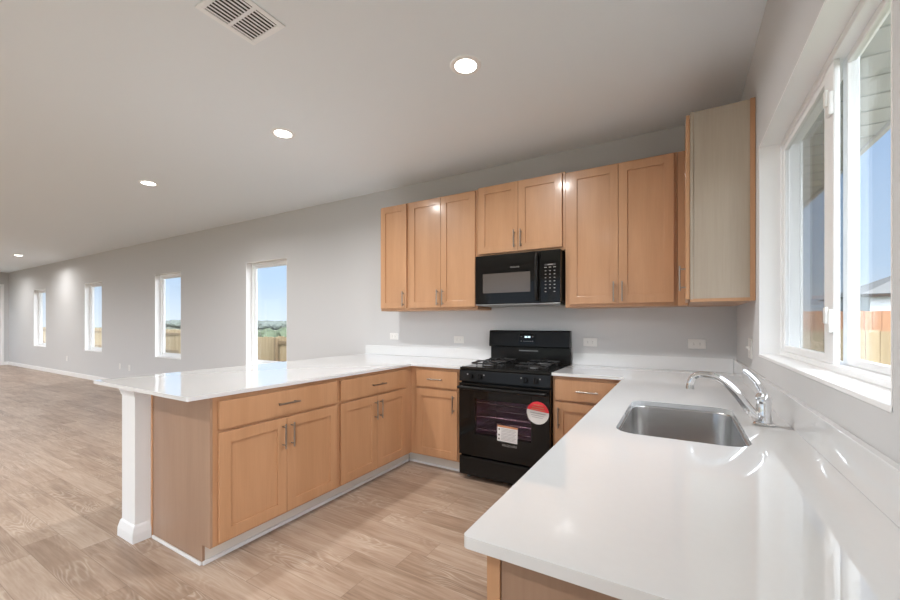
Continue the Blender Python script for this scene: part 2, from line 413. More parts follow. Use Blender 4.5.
# unseen front-wall glazing, added behind the camera for soft daylight
for i, (a, b, q0, q1) in enumerate(ADDED_SW):
    f = .06; mb = MB(); Y0, Y1 = YS-.13, YS-.06
    mb.box(a, a+f, Y0, Y1, q0, q1, M['vinyl']); mb.box(b-f, b, Y0, Y1, q0, q1, M['vinyl'])
    mb.box(a+f, b-f, Y0, Y1, q0, q0+f, M['vinyl']); mb.box(a+f, b-f, Y0, Y1, q1-f, q1, M['vinyl'])
    c = (a+b)/2; mb.box(c-.04, c+.04, Y0, Y1, q0+f, q1-f, M['vinyl'])
    w = struct(mb, ('door_%d' % (i+2)) if q0 == 0 else ('window_%d' % (i+4)))
    MB().box(a+f, b-f, YS-.10, YS-.095, q0+f, q1-f, M['glass']).build('pane', w)

f = .06; mb = MB(); a, b = -6.45, -4.15  # unseen glazed opening added to throw east light onto the peninsula fronts
mb.box(.06, .13, a, a+f, 0, 2.4, M['vinyl']); mb.box(.06, .13, b-f, b, 0, 2.4, M['vinyl']); mb.box(.06, .13, a+f, b-f, 0, f, M['vinyl'])
mb.box(.06, .13, a+f, b-f, 2.4-f, 2.4, M['vinyl']); mb.box(.06, .13, -5.34, -5.26, f, 2.4-f, M['vinyl'])
w = struct(mb, 'door_4'); MB().box(.09, .095, a+f, b-f, f, 2.4-f, M['glass']).build('pane', w)

# ================================================================ worktops
CT = .914; TK = .021
def poly_slab(outer, holes, z0, z1, mat):
    b = bmesh.new(); es = []
    for ring in [outer]+holes:
        vs_ = [b.verts.new((x, y, z1)) for x, y in ring]
        for i in range(len(vs_)): es.append(b.edges.new((vs_[i], vs_[(i+1) % len(vs_)])))
    bmesh.ops.triangle_fill(b, use_beauty=True, use_dissolve=False, edges=es)
    r = bmesh.ops.extrude_face_region(b, geom=b.faces[:])
    for g in r['geom']:
        if isinstance(g, bmesh.types.BMVert): g.co.z = z0
    mb = MB(); mb.add(b, mat); return mb
def rr(x0, x1, y0, y1, r, n=6):
    P = []
    for cx, cy, a0 in ((x1-r, y1-r, 0), (x0+r, y1-r, 90), (x0+r, y0+r, 180), (x1-r, y0+r, 270)):
        for k in range(n+1):
            a = math.radians(a0+90*k/n); P.append((cx+r*math.cos(a), cy+r*math.sin(a)))
    return P
def fillet(pts, rads, n=5):
    out = []
    for i, p in enumerate(pts):
        r = rads[i]
        if not r: out.append(p); continue
        p = Vector(p); a = (Vector(pts[i-1])-p).normalized(); c = (Vector(pts[(i+1) % len(pts)])-p).normalized()
        s = p+a*r; e_ = p+c*r; ctr = p+a*r+c*r
        for k in range(n+1):
            t = k/n*PI/2; q = ctr-c*r*math.cos(t)-a*r*math.sin(t); out.append((q.x, q.y))
    return out
RX0, RX1 = -1.9320, -1.1680       # range
SKX0, SKX1, SKY0, SKY1 = -.548, -.168, -2.100, -1.475
root = thing('kitchen_countertop', 'long white quartz countertop with the sink, running under the big window', 'countertop', (-.34, -1.6, CT))
outer = fillet([(RX1+.002, -.001), (RX1+.002, -.664), (-.678, -.664), (-.678, -2.925), (-.001, -2.925), (-.001, -.001)], [0, 0, 0, .010, 0, 0])
poly_slab(outer, [rr(SKX0, SKX1, SKY0, SKY1, .07)], CT-TK, CT, M['quartz']).build('slab', root, bevel=.003)
BS = .102
MB().box(RX1+.002, -.0202, -.020, -.001, CT+.0005, CT+BS, M['quartz'], .002).build('backsplash', root)
MB().box(-.020, -.001, -2.925, -.001, CT+.0005, CT+BS, M['quartz'], .002).build('backsplash', root)
root = thing('peninsula_countertop', 'white quartz peninsula countertop overhanging the white column, left of the stove', 'countertop', (-2.9, -1.2, CT))
outer = fillet([(RX0-.002, -.001), (-3.565, -.001), (-3.565, -2.516), (-2.425, -2.516), (-2.425, -.664), (RX0-.002, -.664)], [0, 0, .012, .012, 0, 0])
poly_slab(outer, [], CT-TK, CT, M['quartz']).build('slab', root, bevel=.003)
MB().box(-3.565, RX0-.002, -.020, -.001, CT+.0005, CT+BS, M['quartz'], .002).build('backsplash', root)

# ================================================================ cabinets
def frameT(face, origin):
    """local (u along width, w outward, z) -> world"""
    ox, oy = origin
    if face == '-y': R = Matrix(((1, 0, 0, ox), (0, -1, 0, oy), (0, 0, 1, 0), (0, 0, 0, 1)))
    if face == '+x': R = Matrix(((0, 1, 0, ox), (1, 0, 0, oy), (0, 0, 1, 0), (0, 0, 0, 1)))
    if face == '-x': R = Matrix(((0, -1, 0, ox), (1, 0, 0, oy), (0, 0, 1, 0), (0, 0, 0, 1)))
    return R
def pull(T, u, z, vert, parent, w=.022, L=.150):
    mb = MB(T); o = .030; r = .0055; h = L/2; c = h-.020
    if vert:
        mb.cyl((u, w+o, z-h), (u, w+o, z+h), r, M['nickel'], seg=12, bev=.001)
        for s in (-c, c): mb.cyl((u, w-.001, z+s), (u, w+o, z+s), .0045, M['nickel'], seg=10)
    else:
        mb.cyl((u-h, w+o, z), (u+h, w+o, z), r, M['nickel'], seg=12, bev=.001)
        for s in (-c, c): mb.cyl((u+s, w-.001, z), (u+s, w+o, z), .0045, M['nickel'], seg=10)
    mb.build('handle', parent)
def door(T, u0, u1, z0, z1, parent, hu=None, hz=None, mat=None, w0=.001):
    mat = mat or M['maple']; mb = MB(T); s = .062; w1 = w0+.020
    mb.box(u0, u0+s, w0, w1, z0, z1, mat, .0015); mb.box(u1-s, u1, w0, w1, z0, z1, mat, .0015)
    mb.box(u0+s-.001, u1-s+.001, w0, w1, z0, z0+s, mat, .0015); mb.box(u0+s-.001, u1-s+.001, w0, w1, z1-s, z1, mat, .0015)
    mb.box(u0+s-.004, u1-s+.004, w0+.001, w0+.011, z0+s-.004, z1-s+.004, mat)
    d = mb.build('door', parent)
    if hu is not None: pull(T, hu, hz, True, d)
    return d
def drawer(T, u0, u1, z0, z1, parent):
    d = MB(T).box(u0, u1, .001, .021, z0, z1, M['maple'], .002).build('drawer', parent)
    pull(T, (u0+u1)/2, (z0+z1)/2, False, d)
def base_cab(label, face, origin, W_, depth, doors, toe=.073, t0=0, ndraw=1, hl='r', endstile=0):
    T = frameT(face, origin); c = T @ Vector((W_/2, -depth/2, 0))
    root = thing('base_cabinet', label, 'cabinet', c)
    mb = MB(T); TZ = CT-TK-.001
    mb.box(0, W_, -depth, 0, .105, TZ, M['maple'], .001)
    mb.build('carcass', root)
    MB(T).box(t0, W_, -depth+.02, -toe, 0, .104, M['toe']).build('toe_kick', root)
    g = .004; u0, u1 = doors[0], doors[1]; n = doors[2]
    drawer(T, u0, u1, .716, .866, root)
    if n == 2:
        m_ = (u0+u1)/2
        door(T, u0, m_-.0015, .122, .700, root, m_-.030, .592); door(T, m_+.0015, u1, .122, .700, root, m_+.030, .592)
    else:
        door(T, u0, u1, .122, .700, root, (u1-.030) if hl == 'r' else (u0+.030), .592)
    return root
PX = -2.457     # peninsula face plane
# u runs along +y for '+x'
r1 = base_cab('pale maple base cabinet at the open end of the peninsula, with drawer and two doors', '+x', (PX, -2.378), .862, .63, (.025, .842, 2))
r2 = base_cab('pale maple base cabinet with drawer and two doors, in the inner corner of the peninsula', '+x', (PX, -1.515), .955, .63, (.018, .790, 2))
# filler in the corner
r3 = base_cab('narrow maple base cabinet with one drawer and one door, left of the stove', '-y', (-2.456, -.630), .519, .605, (.070, .490, 1), t0=-.072)
r4 = base_cab('maple base cabinet with drawer and door between the stove and the sink counter', '-y', (RX1+.003, -.630), .535, .605, (.020, .480, 1), hl='l')
# right-hand run facing the room under the sink
def right_cab(label, ya, yb, nd, sink=False):
    T = frameT('-x', (-.618, ya)); W_ = yb-ya
    root = thing('base_cabinet', label, 'cabinet', (-.31, (ya+yb)/2, 0))
    mb = MB(T); TZ = CT-TK-.001
    if sink:
        mb.box(0, .018, -.60, 0, .105, TZ, M['maple']); mb.box(W_-.018, W_, -.60, 0, .105, TZ, M['maple'])
        mb.box(.018, W_-.018, -.60, -.001, .105, .123, M['maple']); mb.box(.018, W_-.018, -.60, -.59, .123, TZ, M['maple'])
        mb.box(.018, W_-.018, -.018, 0, .123, .16, M['maple']); mb.box(.018, W_-.018, -.018, 0, TZ-.04, TZ, M['maple'])
    else: mb.box(0, W_, -.60, 0, .105, TZ, M['maple'], .001)
    mb.build('carcass', root)
    MB(T).box(0, W_, -.58, -.073, 0, .104, M['toe']).build('toe_kick', root)
    if sink: MB(T).box(.02, W_-.02, .001, .021, .716, .866, M['maple'], .002).build('false_drawer_front', root)
    else: drawer(T, .02, W_-.02, .716, .866, root)
    m_ = W_/2; door(T, .02, m_-.0015, .122, .700, root, m_-.03, .592); door(T, m_+.0015, W_-.02, .122, .700, root, m_+.03, .592)
    return root
right_cab('base cabinet beneath the sink in the window counter', -2.18, -1.30, 2, True)
right_cab('base cabinet at the nearest end of the window counter, brown end panel towards the viewer', -2.885, -2.182, 2)
right_cab('base cabinet under the window counter between the sink and the corner', -1.298, -.655, 2)
# near end panel of the window run
ep = thing('cabinet_end_panel', 'brown end panel under the near end of the window counter', 'panel', (-.31, -2.895, 0))
mb = MB(); mb.box(-.616, -.024, -2.900, -2.887, 0, CT-TK-.001, M['maple_shaded'], .001); mb.build('panel', ep)
MB().box(-.641, -.617, -2.904, -2.887, .105, CT-TK-.001, M['maple'], .001).build('stile', ep, label='narrow front stile')
# peninsula end panel
ep = thing('cabinet_end_panel', 'brown wooden end panel of the peninsula, right of the white column', 'panel', (-2.77, -2.386, 0))
b = MB(); T = Matrix(((1, 0, 0, 0), (0, 0, 1, 0), (0, 1, 0, 0), (0, 0, 0, 1)))
b.prism([(-3.088, 0), (PX-.073, 0), (PX-.073, .105), (PX+.0, .105), (PX+.0, CT-TK-.001), (-3.088, CT-TK-.001)], -2.392, -2.379, M['maple_shaded'], T)
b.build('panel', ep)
MB().box(-3.088, -3.070, -2.397, -2.3925, 0, CT-TK-.001, M['maple'], .001).build('scribe_trim', ep)
# toe mouldings
tr = thing('shoe_moulding', 'pale shoe moulding along the foot of the peninsula cabinets', 'moulding', (PX-.06, -1.5, 0))
MB().box(PX-.072, PX-.060, -2.393, -.559, 0, .020, M['column'], .003).build('strip', tr)
tr2 = MB().box(PX-.060, RX0-.004, -.571, -.559, 0, .020, M['column'], .003).build('shoe_moulding')
tag(tr2, 'short pale shoe moulding beneath the narrow cabinet left of the stove', 'moulding')
tr3 = MB().box(-3.06, PX-.074, -2.404, -2.3935, 0, .018, M['column'], .003).build('shoe_moulding')
tag(tr3, 'thin pale shoe moulding at the foot of the brown peninsula end panel', 'moulding')
# support column
col_ = thing('support_column', 'square white column holding up the open end of the peninsula countertop', 'column', (-3.176, -2.39, 0))
cx0, cx1, cy0, cy1 = -3.262, -3.092, -2.475, -2.305
MB().box(cx0, cx1, cy0, cy1, 0, .858, M['column'], .002).build('shaft', col_)
def ring_mould(prof, mat):
    """square moulding: list of (offset, z)"""
    b = bmesh.new(); rings = []
    for o, z in prof:
        rings.append([b.verts.new(p) for p in ((cx0-o, cy0-o, z), (cx1+o, cy0-o, z), (cx1+o, cy1+o, z), (cx0-o, cy1+o, z))])
    for a, d in zip(rings, rings[1:]):
        for i in range(4): b.faces.new((a[i], a[(i+1) % 4], d[(i+1) % 4], d[i]))
    b.faces.new(rings[0][::-1]); b.faces.new(rings[-1]); m = MB(); m.add(b, mat); return m
# trims only project where they are free (room sides)
def trim3(prof):
    b = bmesh.new(); rings = []
    for o, z in prof:
        rings.append([b.verts.new(p) for p in ((cx0-o, cy0-o, z), (cx1+o, cy0-o, z), (cx1+o, -2.3985, z), (cx1-.001, -2.3985, z), (cx1-.001, cy1, z), (cx0-o, cy1, z))])
    for a, d in zip(rings, rings[1:]):
        for i in range(6): b.faces.new((a[i], a[(i+1) % 6], d[(i+1) % 6], d[i]))
    b.faces.new(rings[0][::-1]); b.faces.new(rings[-1]); m = MB(); m.add(b, M['column']); return m
trim3([(.017, 0), (.016, .050), (.007, .090), (.0005, .100)]).build('base_trim', col_)
trim3([(.0005, .846), (.004, .850), (.007, .866), (.012, .880), (.012, CT-TK-.001)]).build('cap', col_)

# ---------------------------------------------------------------- wall cabinets
UB, UT = 1.400, 2.490
def wall_cab(label, x0, x1, z0, z1, doors, hz, hside=None, top=None):
    T = frameT('-y', (x0, -.305)); W_ = x1-x0
    root = thing('wall_cabinet', label, 'cabinet', ((x0+x1)/2, -.15, z0))
    MB(T).box(0, W_, -.304, 0, z0, z1, M['maple'], .0015).build('carcass', root)
    if len(doors) == 2:
        a, b = doors[0]-x0, doors[1]-x0
        door(T, a, b, z0+.025, z1-.012, root, (b-.03) if hside == 'r' else (a+.03), hz)
    else:
        a, m_, b = [d-x0 for d in doors]
        door(T, a, m_-.0015, z0+.025, z1-.012, root, m_-.03, hz); door(T, m_+.0015, b, z0+.025, z1-.012, root, m_+.03, hz)
    return root
wall_cab('narrow single-door maple wall cabinet at the far left of the row', -3.080, -2.722, UB, UT, (-3.070, -2.737), 1.520, 'r')
wall_cab('tall double-door maple wall cabinet left of the microwave', -2.721, -1.945, UB, UT, (-2.697, -2.330, -1.965), 1.520)
wall_cab('short double-door maple wall cabinet above the microwave', -1.944, -1.157, 1.870, UT+.012, (-1.928, -1.552, -1.178), 2.000)
wall_cab('tall double-door maple wall cabinet right of the microwave', -1.156, -.372, UB, UT, (-1.122, -.757, -.392), 1.515)
# cabinet on the right wall
rt = thing('wall_cabinet', 'corner maple wall cabinet on the window wall showing its pale grey-beige side', 'cabinet', (-.16, -.42, UB))
T = frameT('-x', (-.305, -.838))
MB().box(-.304, -.002, -.836, -.002, UB, UT+.012, M['maple'], .0015).build('carcass', rt)
door(T, .0, .500, UB+.015, UT, rt, .052, 1.545)
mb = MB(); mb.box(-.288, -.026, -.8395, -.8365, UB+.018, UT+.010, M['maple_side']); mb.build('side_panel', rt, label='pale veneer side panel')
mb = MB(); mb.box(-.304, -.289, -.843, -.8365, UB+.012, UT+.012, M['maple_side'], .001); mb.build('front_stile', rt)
mb = MB(); mb.box(-.025, -.002, -.846, -.8365, UB, UT+.012, M['maple'], .001); mb.box(-.304, -.025, -.843, -.8365, UB, UB+.017, M['maple'], .001)
mb.build('scribe_trim', rt)
fl = MB().box(-.371, -.307, -.300, -.001, UB, UT, M['maple'], .001).build('cabinet_filler')
tag(fl, 'dark strip of maple filler in the corner between the last two wall cabinets', 'filler')

# ================================================================ gas range
RC = (RX0+RX1)/2
rg = thing('gas_range', 'black freestanding gas stove with red and white stickers on its oven door', 'stove', (RC, -.33, 0))
a, b = RX0+.003, RX1-.003
mb = MB()
mb.box(a, a+.02, -.640, -.03, .035, .893, M['black'], .002); mb.box(b-.02, b, -.640, -.03, .035, .893, M['black'], .002)
mb.box(a+.02, b-.02, -.05, -.03, .035, .893, M['black']); mb.box(a+.02, b-.02, -.640, -.05, .035, .195, M['black'])
mb.box(a+.02, b-.02, -.640, -.05, .765, .893, M['black'])
mb.build('body', rg)
mb = MB(); c0, c1 = a+.075, b-.075      # oven cavity
mb.box(c0, c0+.01, -.63, -.10, .21, .75, M['cavity']); mb.box(c1-.01, c1, -.63, -.10, .21, .75, M['cavity'])
mb.box(c0+.01, c1-.01, -.12, -.10, .21, .75, M['cavity']); mb.box(c0+.01, c1-.01, -.63, -.12, .21, .225, M['cavity']); mb.box(c0+.01, c1-.01, -.63, -.12, .735, .75, M['cavity'])
mb.build('oven_cavity', rg)
for z in (.40, .51, .62):
    mb = MB()
    for y in (-.60, -.36, -.14): mb.cyl((c0+.012, y, z), (c1-.012, y, z), .004, M['steel'], seg=8)
    for k in range(18):
        x = c0+.03+(c1-c0-.06)*k/17; mb.cyl((x, -.60, z+.003), (x, -.14, z+.003), .002, M['steel'], seg=6)
    mb.build('oven_rack', rg)
# cooktop
mb = MB(); mb.box(a-.001, b+.001, -.668, -.062, .8935, .914, M['black'], .006)
mb.box(a+.01, b-.01, -.66, -.645, .910, .918, M['black'], .003)
mb.build('cooktop', rg)
bpos = [(RC-.195, -.50), (RC+.195, -.50), (RC-.195, -.235), (RC+.195, -.235)]
for k, (x, y) in enumerate(bpos):
    mb = MB(); mb.lathe([(.0, .004), (.052, .003), (.058, .0), (.062, -.001)], M['black'], (x, y, .916))
    mb.lathe([(.036, 0), (.036, .012), (.030, .014), (.0, .014)], M['grey'], (x, y, .917))
    mb.lathe([(.030, .0), (.034, .002), (.034, .008), (.028, .012), (.0, .012)], M['black_matte'], (x, y, .930)); mb.build('burner', rg)
    mb = MB(); h = .112; z = .952; w = .0062
    P = [(x-h, y-h, z), (x+h, y-h, z), (x+h, y+h, z), (x-h, y+h, z)]
    loop = rr(x-h, x+h, y-h, y+h, .03, 4)
    for p, q in zip(loop, loop[1:]+loop[:1]): mb.cyl((*p, z-.008), (*q, z-.008), w, M['black_matte'], seg=8)
    for dx, dy in ((1, 0), (-1, 0), (0, 1), (0, -1)):
        mb.tube([(x+dx*h, y+dy*h, .9185), (x+dx*h, y+dy*h, z-.006), (x+dx*(h-.012), y+dy*(h-.012), z+.002), (x+dx*.03, y+dy*.03, z+.002)], w, M['black_matte'], seg=8, steps=3)
    mb.build('grate', rg)
# control strip
T = Matrix(((1, 0, 0, 0), (0, 1, 0, 0), (0, 0, 1, 0), (0, 0, 0, 1)))
mb = MB(); b2 = bmesh.new()
prof = [(-.640, .893), (-.672, .892), (-.684, .802), (-.640, .798)]
vv = [[b2.verts.new((x, y, z)) for y, z in prof] for x in (a, b)]
for i in range(4): b2.faces.new((vv[0][i], vv[0][(i+1) % 4], vv[1][(i+1) % 4], vv[1][i]))
b2.faces.new(vv[0]); b2.faces.new(vv[1][::-1])
mb.add(b2, M['black']); mb.build('control_panel', rg, bevel=.003)
nrm = Vector((0, -.09, .012)).normalized()
for kx in (-.268, -.190, .190, .268):
    c = Vector((RC+kx, -.678, .846)); mb = MB()
    mb.cyl(c, c+nrm*.006, .028, M['black'], seg=24, bev=.001); mb.cyl(c+nrm*.006, c+nrm*.028, .023, M['black'], r2=.019, seg=20, bev=.002)
    mb.box(c.x-.0045, c.x+.0045, c.y-.036, c.y-.010, c.z-.016, c.z+.022, M['black'], .002)
    mb.build('knob', rg)
    d = -1 if kx in (-.268, .190) else 1
    mb = MB(); q = c+Vector((d*.034, 0, .014)) ; mb.cyl(q+nrm*-.0005, q+nrm*.0012, .0055, M['print'], seg=10)
    mb.build('burner_mark', rg)
# oven door
od = MB()
D0, D1, DZ0, DZ1 = -.688, -.645, .205, .788
wx0, wx1, wz0, wz1 = RC-.235, RC+.235, .385, .665
od.box(a+.001, wx0, D0, D1, DZ0, DZ1, M['bglass'], .004); od.box(wx1, b-.001, D0, D1, DZ0, DZ1, M['bglass'], .004)
od.box(wx0-.005, wx1+.005, D0, D1, DZ0, wz0, M['bglass'], .004); od.box(wx0-.005, wx1+.005, D0, D1, wz1, DZ1, M['bglass'], .004)
odr = od.build('oven_door', rg)
MB().box(wx0, wx1, D0+.001, D0+.004, wz0, wz1, M['ovenglass']).build('door_window', odr)
mb = MB(); mb.tube([(a+.03, -.690, .752), (a+.03, -.722, .756), (a+.05, -.734, .757), (RC, -.738, .757), (b-.05, -.734, .757), (b-.03, -.722, .756), (b-.03, -.690, .752)], .013, M['handle'], seg=12, steps=5)
mb.build('handle', odr)
Tf = lambda x, z, y=D0-.0012, rot=0: Matrix.Translation((x, y, z)) @ Matrix.Rotation(PI/2, 4, 'X') @ Matrix.Rotation(rot, 4, 'Z')
# round sticker: white disc, red upper part
mb = MB(); R_ = .084; cxs, czs = -1.262, .612
arc = [(R_*math.cos(math.radians(t)), R_*math.sin(math.radians(t))) for t in range(0, 360, 8)]
TT = Tf(cxs, czs, D0-.0002, math.radians(-4))
mb.prism(arc, 0, .0008, M['card'], TT)
top = [(R_*1.002*math.cos(math.radians(t)), R_*1.002*math.sin(math.radians(t))) for t in range(8, 173, 5)]
mb.prism(top, .0008, .0014, M['red'], TT)
for k, (w_, zz) in enumerate(((.07, .058), (.09, .040), (.11, .024))): mb.box(-w_/2, w_/2, zz-.003, zz+.003, .0014, .0017, M['orange'], T=TT)
mb.box(-.06, .06, -.006, .000, .0008, .0011, M['inkgrey'], T=TT); mb.box(-.05, .05, -.022, -.018, .0008, .0011, M['inkgrey'], T=TT); mb.box(-.04, .04, -.036, -.032, .0008, .0011, M['inkgrey'], T=TT)
mb.build('sticker', odr, label='round red and white sticker')
mb = MB(); TT = Tf(-1.502, .420, D0-.0002, math.radians(-2))
mb.box(-.083, .083, -.062, .062, 0, .0008, M['card'], T=TT); mb.box(-.083, .083, .047, .062, .0008, .0012, M['orange'], T=TT)
for zz in (.036, .026, .016, .004, -.006, -.018, -.028, -.038, -.048):
    mb.box(-.050, .072-.02*random.random(), zz-.002, zz+.002, .0008, .0012, M['inkgrey'], T=TT)
for zz in (.030, -.014, -.044): mb.box(-.074, -.062, zz-.006, zz+.006, .0008, .0012, M['ink'], T=TT)
mb.build('sticker', odr, label='rectangular white instruction sticker with an orange top edge')
mb = MB(); mb.text('FRIGIDAIRE', .024, M['print'], Tf(-1.485, .330, D0-.0004)); mb.build('lettering', odr)
dr = MB(); dr.box(a+.001, b-.001, -.682, -.645, .040, .190, M['black'], .004); dr.box(a+.03, b-.03, -.690, -.682, .172, .186, M['black'], .003); dr.build('storage_drawer', rg)
for x in (a+.05, b-.05):
    for y in (-.60, -.09): MB().cyl((x, y, 0), (x, y, .036), .018, M['grey'], seg=14).build('foot', rg)
# backguard
mb = MB(); mb.box(a+.004, b-.004, -.060, -.024, .9145, 1.06, M['black'], .003)
mb.build('riser', rg)
mb = MB(); mb.box(RC-.09, RC+.09, -.066, -.060, 1.018, 1.028, M['grey'], .002); mb.build('oven_vent', rg)
b2 = bmesh.new(); prof = [(-.024, 1.055), (-.092, 1.055), (-.100, 1.066), (-.086, 1.198), (-.076, 1.208), (-.024, 1.208)]
vv = [[b2.verts.new((x, y, z)) for y, z in prof] for x in (a+.001, b-.001)]
n_ = len(prof)
for i in range(n_): b2.faces.new((vv[0][i], vv[0][(i+1) % n_], vv[1][(i+1) % n_], vv[1][i]))
b2.faces.new(vv[0]); b2.faces.new(vv[1][::-1])
mb = MB(); mb.add(b2, M['black']); bg = mb.build('backguard', rg, bevel=.004)
mb = MB(); Tq = Matrix.Translation((RC+.0, -.0945, 1.132)) @ Matrix.Rotation(PI/2-.106, 4, 'X')
mb.box(-.075, .075, -.046, .046, -.001, .0015, M['bglass'], .0005, T=Tq)
for k, bw in enumerate((.012, .012, .004, .012, .012)):
    mb.box(-.020+k*.011-bw*.35, -.020+k*.011+bw*.35, .010, .026, .0015, .002, M['led'], T=Tq)
for u in (-.056, .050):
    for v_ in (.020, -.020): mb.box(u-.006, u+.006, v_-.003, v_+.003, .0015, .002, M['print'], T=Tq)
for u in (-.03, -.01, .01, .03): mb.box(u-.005, u+.005, -.024, -.018, .0015, .002, M['print'], T=Tq)
mb.build('display', rg)

# ================================================================ microwave
MZ0, MZ1 = 1.436, 1.866; MY = -.360; MF = -.392
mw = thing('microwave', 'black over-the-range microwave hanging beneath the short wall cabinet', 'microwave', (RC, -.19, MZ0))
a, b = -1.926, -1.172; dv = -1.338
MB().box(a, b, MY, -.004, MZ0, MZ1, M['black'], .003).build('body', mw)
mb = MB(); mb.box(a+.02, b-.02, MY+.01, -.05, MZ0-.010, MZ0-.0005, M['grey'], .002); mb.build('filter_plate', mw)
mb = MB()
mb.box(a, dv-.001, MF, MY-.001, MZ0+.004, MZ1, M['bglass'], .005)
mb.box(a+.05, dv-.055, MF-.0015, MF, MZ0+.06, MZ0+.34, M['bglass'])
dr_ = mb.build('door', mw)
MB().box(a+.075, dv-.082, MF-.003, MF-.0015, MZ0+.100, MZ0+.268, M['mwindow'], .0005).build('door_window', dr_)
mb = MB(); hx = dv-.022
mb.tube([(hx, MF, MZ0+.03), (hx, MF-.028, MZ0+.045), (hx, MF-.042, MZ0+.14), (hx, MF-.044, MZ0+.22), (hx, MF-.042, MZ0+.30), (hx, MF-.028, MZ0+.385), (hx, MF, MZ0+.40)], [.012, .014, .012, .012, .012, .014, .012], M['black'], seg=12)
mb.build('handle', dr_)
mb = MB(); mb.text('FRIGIDAIRE', .016, M['print'], Tf(-1.555, MZ0+.312, MF-.002)); mb.build('lettering', dr_)
cp = MB().box(dv+.001, b, MF, MY-.001, MZ0+.004, MZ1, M['bglass'], .005).build('control_panel', mw)
for r_ in range(8):
    for c in range(3):
        if r_ == 7 and c == 1: continue
        x = -1.292+c*.036; z = MZ0+.290-r_*.028
        w_ = .0065 if (r_ > 0) else .010
        MB().box(x-w_, x+w_, MF-.0012, MF-.0001, z-.003, z+.003, M['print']).build('button', cp)
mb = MB(); mb.box(-1.300, -1.212, MF-.0012, MF-.0001, MZ0+.305, MZ0+.318, M['slot']); mb.box(-1.275, -1.235, MF-.0018, MF-.0010, MZ0+.308, MZ0+.315, M['print'])
mb.build('clock_display', cp)
mb = MB(); mb.box(a+.004, b-.004, MF-.002, MY-.001, MZ0-.004, MZ0+.003, M['grey'], .001); mb.build('bottom_trim', mw)

# ================================================================ sink and faucet
sk = thing('kitchen_sink', 'stainless steel undermount sink set into the window counter', 'sink', ((SKX0+SKX1)/2, (SKY0+SKY1)/2, .70))
b2 = bmesh.new(); zr = CT-TK-.0005; rings = []
for o, z, r in ((-.016, zr, .08), (.004, zr, .066), (.005, zr-.006, .066), (.008, zr-.150, .064), (.016, zr-.180, .062), (.045, zr-.196, .05), (.11, zr-.200, .03)):
    rings.append([b2.verts.new((x, y, z)) for x, y in rr(SKX0+o, SKX1-o, SKY0+o, SKY1-o, max(.012, r), 8)])
for p, q in zip(rings, rings[1:]):
    n_ = len(p)
    for i in range(n_): b2.faces.new((p[i], p[(i+1) % n_], q[(i+1) % n_], q[i]))
b2.faces.new(rings[-1])
mb = MB(); mb.add(b2, M['steel'], smooth=True); o = mb.build('basin', sk, auto=False)
so = o.modifiers.new('s', 'SOLIDIFY'); so.thickness = .0015; so.offset = 0
mb = MB(); c = ((SKX0+SKX1)/2, (SKY0+SKY1)/2, zr-.199)
mb.lathe([(.0, .001), (.03, .001), (.034, .004), (.044, .005), (.046, .002)], M['chrome'], c); mb.cyl((c[0], c[1], c[2]+.002), (c[0], c[1], c[2]+.012), .012, M['chrome'])
mb.build('drain', sk)
FX, FY = -.096, -1.738
fc = thing('kitchen_faucet', 'chrome single-lever faucet standing behind the sink', 'faucet', (FX, FY, CT))
mb = MB(); mb.lathe([(.0, .0005), (.031, .0005), (.032, .004), (.028, .009), (.025, .010)], M['chrome'], (FX, FY, CT)); mb.build('base_ring', fc)
mb = MB(); mb.lathe([(.0245, .008), (.0235, .030), (.0225, .072), (.0215, .078), (.0225, .081), (.0225, .090), (.018, .104), (.010, .111), (.0, .113)], M['chrome'], (FX, FY, CT)); mb.build('body', fc)
mb = MB(); mb.tube([(FX-.010, FY, .934), (FX-.040, FY, .962), (FX-.075, FY, 1.014), (FX-.110, FY, 1.054), (FX-.150, FY, 1.078), (FX-.190, FY, 1.081), (FX-.214, FY, 1.070), (FX-.224, FY, 1.050), (FX-.225, FY, 1.038)],
                   [.0175, .0165, .015, .0135, .0125, .0115, .0115, .012, .012], M['chrome'], seg=16)
sp = mb.build('spout', fc)
MB().cyl((FX-.225, FY, 1.040), (FX-.226, FY, 1.024), .0135, M['steel'], seg=18, bev=.001).build('aerator', sp)
mb = MB(); mb.sphere((FX-.010, FY-.006, 1.012), .0165, M['chrome'])
mb.tube([(FX-.004, FY, 1.006), (FX-.006, FY, 1.034), (FX-.022, FY, 1.066), (FX-.046, FY, 1.094), (FX-.060, FY, 1.105)], [.014, .0115, .009, .008, .0075], M['chrome'], seg=14)
mb.build('lever', fc)

# ================================================================ outlets
def outlet(T, label, horiz=True, group=None, gang=1):
    root = thing('wall_outlet', label, 'outlet', T.translation, group)
    mb = MB(T); w, h = (.058, .036) if horiz else (.036, .058)
    mb.box(-w, w, -h, h, .0005, .006, M['plastic'], .002); pl = mb.build('cover_plate', root)
    for s in (-.020, .020):
        cx, cz = (s, 0) if horiz else (0, s)
        mb = MB(T); rw, rh = (.016, .017) if horiz else (.017, .016)
        mb.box(cx-rw, cx+rw, cz-rh, cz+rh, .006, .0075, M['plastic'], .0006)
        for q in (-.006, .006):
            if horiz: mb.box(cx-.004, cx+.004, cz+q-.001, cz+q+.001, .0075, .0079, M['slot'])
            else: mb.box(cx+q-.001, cx+q+.001, cz-.004, cz+.004, .0075, .0079, M['slot'])
        mb.build('socket', root)
    return root
def Tb(x, z): return Matrix(((1, 0, 0, x), (0, 0, -1, 0), (0, 1, 0, z), (0, 0, 0, 1)))
outlet(Tb(-3.150, 1.125), 'white outlet on the back wall nearest the left end of the backsplash')
outlet(Tb(-2.310, 1.105), 'white outlet on the back wall just left of the stove')
outlet(Tb(-1.020, 1.112), 'white outlet on the back wall just right of the stove')
outlet(Tb(-.245, 1.118), 'white outlet on the back wall beside the window-wall corner')
